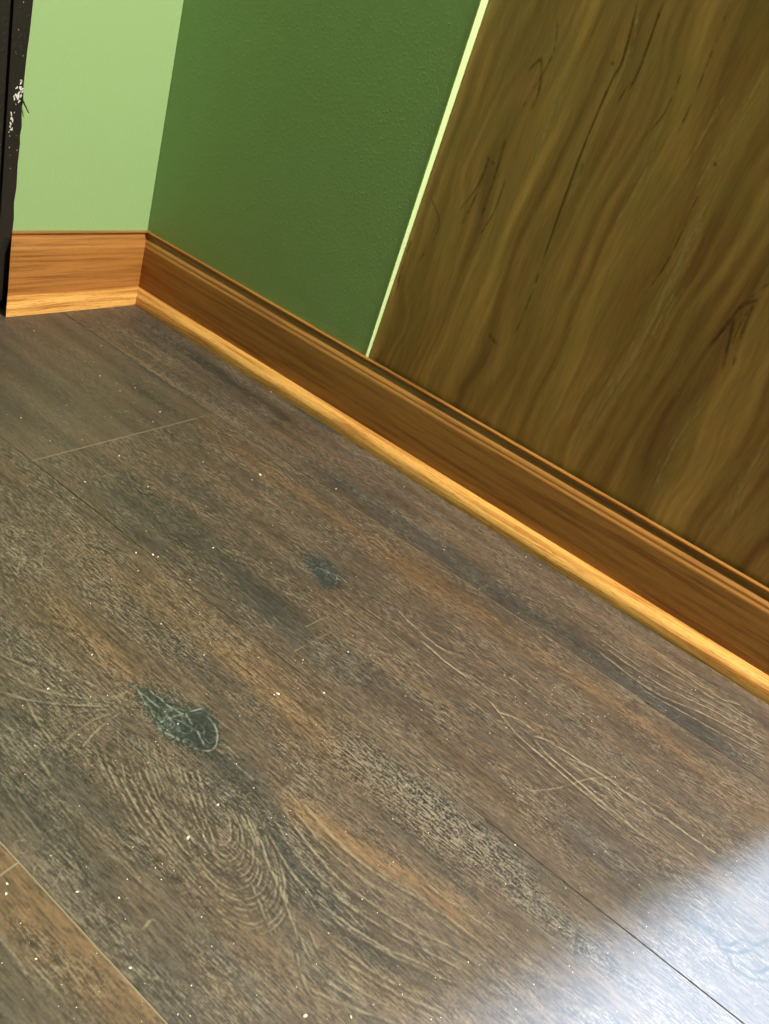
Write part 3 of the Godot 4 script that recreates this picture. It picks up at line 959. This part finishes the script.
	for q in [[0.2365, 0.2040, 0.0070, 0.0038, 16, 0.0030], [0.2330, 0.2085, 0.0030, 0.0040, 7, 0.0036], [0.2060, 0.2115, 0.0130, 0.0020, 12, 0.0026], [0.2500, 0.2020, 0.0040, 0.0016, 4, 0.0022], [0.1900, 0.2060, 0.0500, 0.0060, 10, 0.0010], [0.3000, 0.2060, 0.0400, 0.0060, 6, 0.0010]]:
		for k in q[4]:
			var ch := MeshInstance3D.new()
			ch.mesh = lump(100 + k)
			ch.material_override = mats.chip
			ch.name = "paint_chip"
			jamb.add_child(ch, true)
			var w: float = q[5] * rng3.randf_range(0.35, 1.1)
			var turn := rng3.randf_range(-0.9, 0.9)
			var tall := Vector3(0, cos(turn), sin(turn)) * w * rng3.randf_range(1.2, 2.2)
			var wide := Vector3(0, -sin(turn), cos(turn)) * w
			ch.transform = Transform3D(Basis(tall, Vector3(0.0009, 0, 0), wide), Vector3(0.0028, q[0] + rng3.randf_range(-1, 1) * q[2], q[1] + rng3.randf_range(-1, 1) * q[3]))
	st = begin()
	var sa := Vector3(0.0036, 0.2335, 0.2015)
	var sb := Vector3(0.0075, 0.2205, 0.1945)
	for k in 5:
		var a := TAU * k / 5.0
		var b := TAU * (k + 1) / 5.0
		var o1 := Vector3(0.0012 * cos(a), 0, 0.0012 * sin(a))
		var o2 := Vector3(0.0012 * cos(b), 0, 0.0012 * sin(b))
		quad(st, [sa + o1, sa + o2, sb + o2 * 0.6, sb + o1 * 0.6], [o1.normalized(), o2.normalized(), o2.normalized(), o1.normalized()], [Vector2.ZERO, Vector2.RIGHT, Vector2.ONE, Vector2.DOWN])
	commit(st, "splinter", mats.black, jamb)

	# ---- crumbs on the floor
	var lumps := [lump(1), lump(2), lump(3), lump(4)]
	var rng2 := RandomNumberGenerator.new()
	rng2.seed = 4
	for c in [[34, 331, 1.6], [101, 346, 1.4], [100, 376, 1.6], [120, 391, 1.2], [135, 388, 1.6], [160, 412, 1.8], [153, 422, 1.4], [21, 418, 1.6], [50, 441, 1.2], [82, 440, 1.1], [85, 482, 1.6], [119, 456, 1.8], [148, 487, 1.5], [73, 498, 1.2], [136, 553, 2.0], [153, 555, 2.4], [158, 557, 1.6], [138, 571, 1.2], [190, 580, 1.3], [213, 548, 1.8], [203, 462, 1.6], [260, 475, 3.4], [252, 480, 1.2], [336, 489, 1.8], [404, 487, 1.3], [271, 392, 1.6], [348, 652, 1.4], [278, 694, 2.6], [274, 695, 1.4], [324, 693, 1.8], [303, 660, 1.2], [48, 689, 1.7], [92, 655, 1.6], [218, 805, 2.0], [178, 724, 1.2], [188, 838, 2.6], [305, 1016, 2.6], [351, 1017, 1.6], [515, 845, 1.5], [526, 557, 1.4], [444, 550, 1.2], [540, 565, 1.2], [119, 898, 1.3], [77, 892, 1.6], [130, 968, 1.8], [7, 884, 1.6], [6, 894, 1.8], [36, 959, 1.4], [204, 655, 1.3], [161, 624, 1.3]]:
		var p := on_floor(c[0], c[1])
		var o := MeshInstance3D.new()
		o.mesh = lumps[rng2.randi() % 4]
		o.material_override = mats.crumb
		o.name = numbered("crumb")
		add_child(o, true)
		var sz: float = c[2] * 0.001
		o.transform = Transform3D(Basis(Vector3.UP, rng2.randf() * TAU).scaled_local(Vector3(sz, sz * 0.8, sz)), Vector3(p.x, 0.0, p.y))
		tag(o, "tiny white crumb lying on the dark plank floor", "crumb", "white crumbs scattered on the floor")
	# ---- finer dust, too small to count
	var mm := MultiMesh.new()
	mm.transform_format = MultiMesh.TRANSFORM_3D
	mm.mesh = lumps[1]
	mm.instance_count = 420
	for k in 420:
		var p := on_floor(rng2.randf_range(0, 769), rng2.randf_range(330, 1024))
		if rng2.randf() < 0.25: p = on_floor(rng2.randf_range(480, 769), rng2.randf_range(560, 720))
		if p.y < BOARD_T + QUARTER + 0.002 or p.x < BOARD_T + QUARTER + 0.002: p = Vector2(rng2.randf_range(0.4, 0.9), rng2.randf_range(0.06, 0.6))
		var sz := rng2.randf_range(0.0004, 0.0010)
		mm.set_instance_transform(k, Transform3D(Basis(Vector3.UP, rng2.randf() * TAU).scaled_local(Vector3(sz, sz * 0.7, sz)), Vector3(p.x, 0.0, p.y)))
	var du := MultiMeshInstance3D.new()
	du.multimesh = mm
	du.material_override = mats.crumb
	du.name = numbered("dust")
	add_child(du, true)
	tag(du, "fine pale dust specks sprinkled over the plank floor", "dust", "", "stuff")
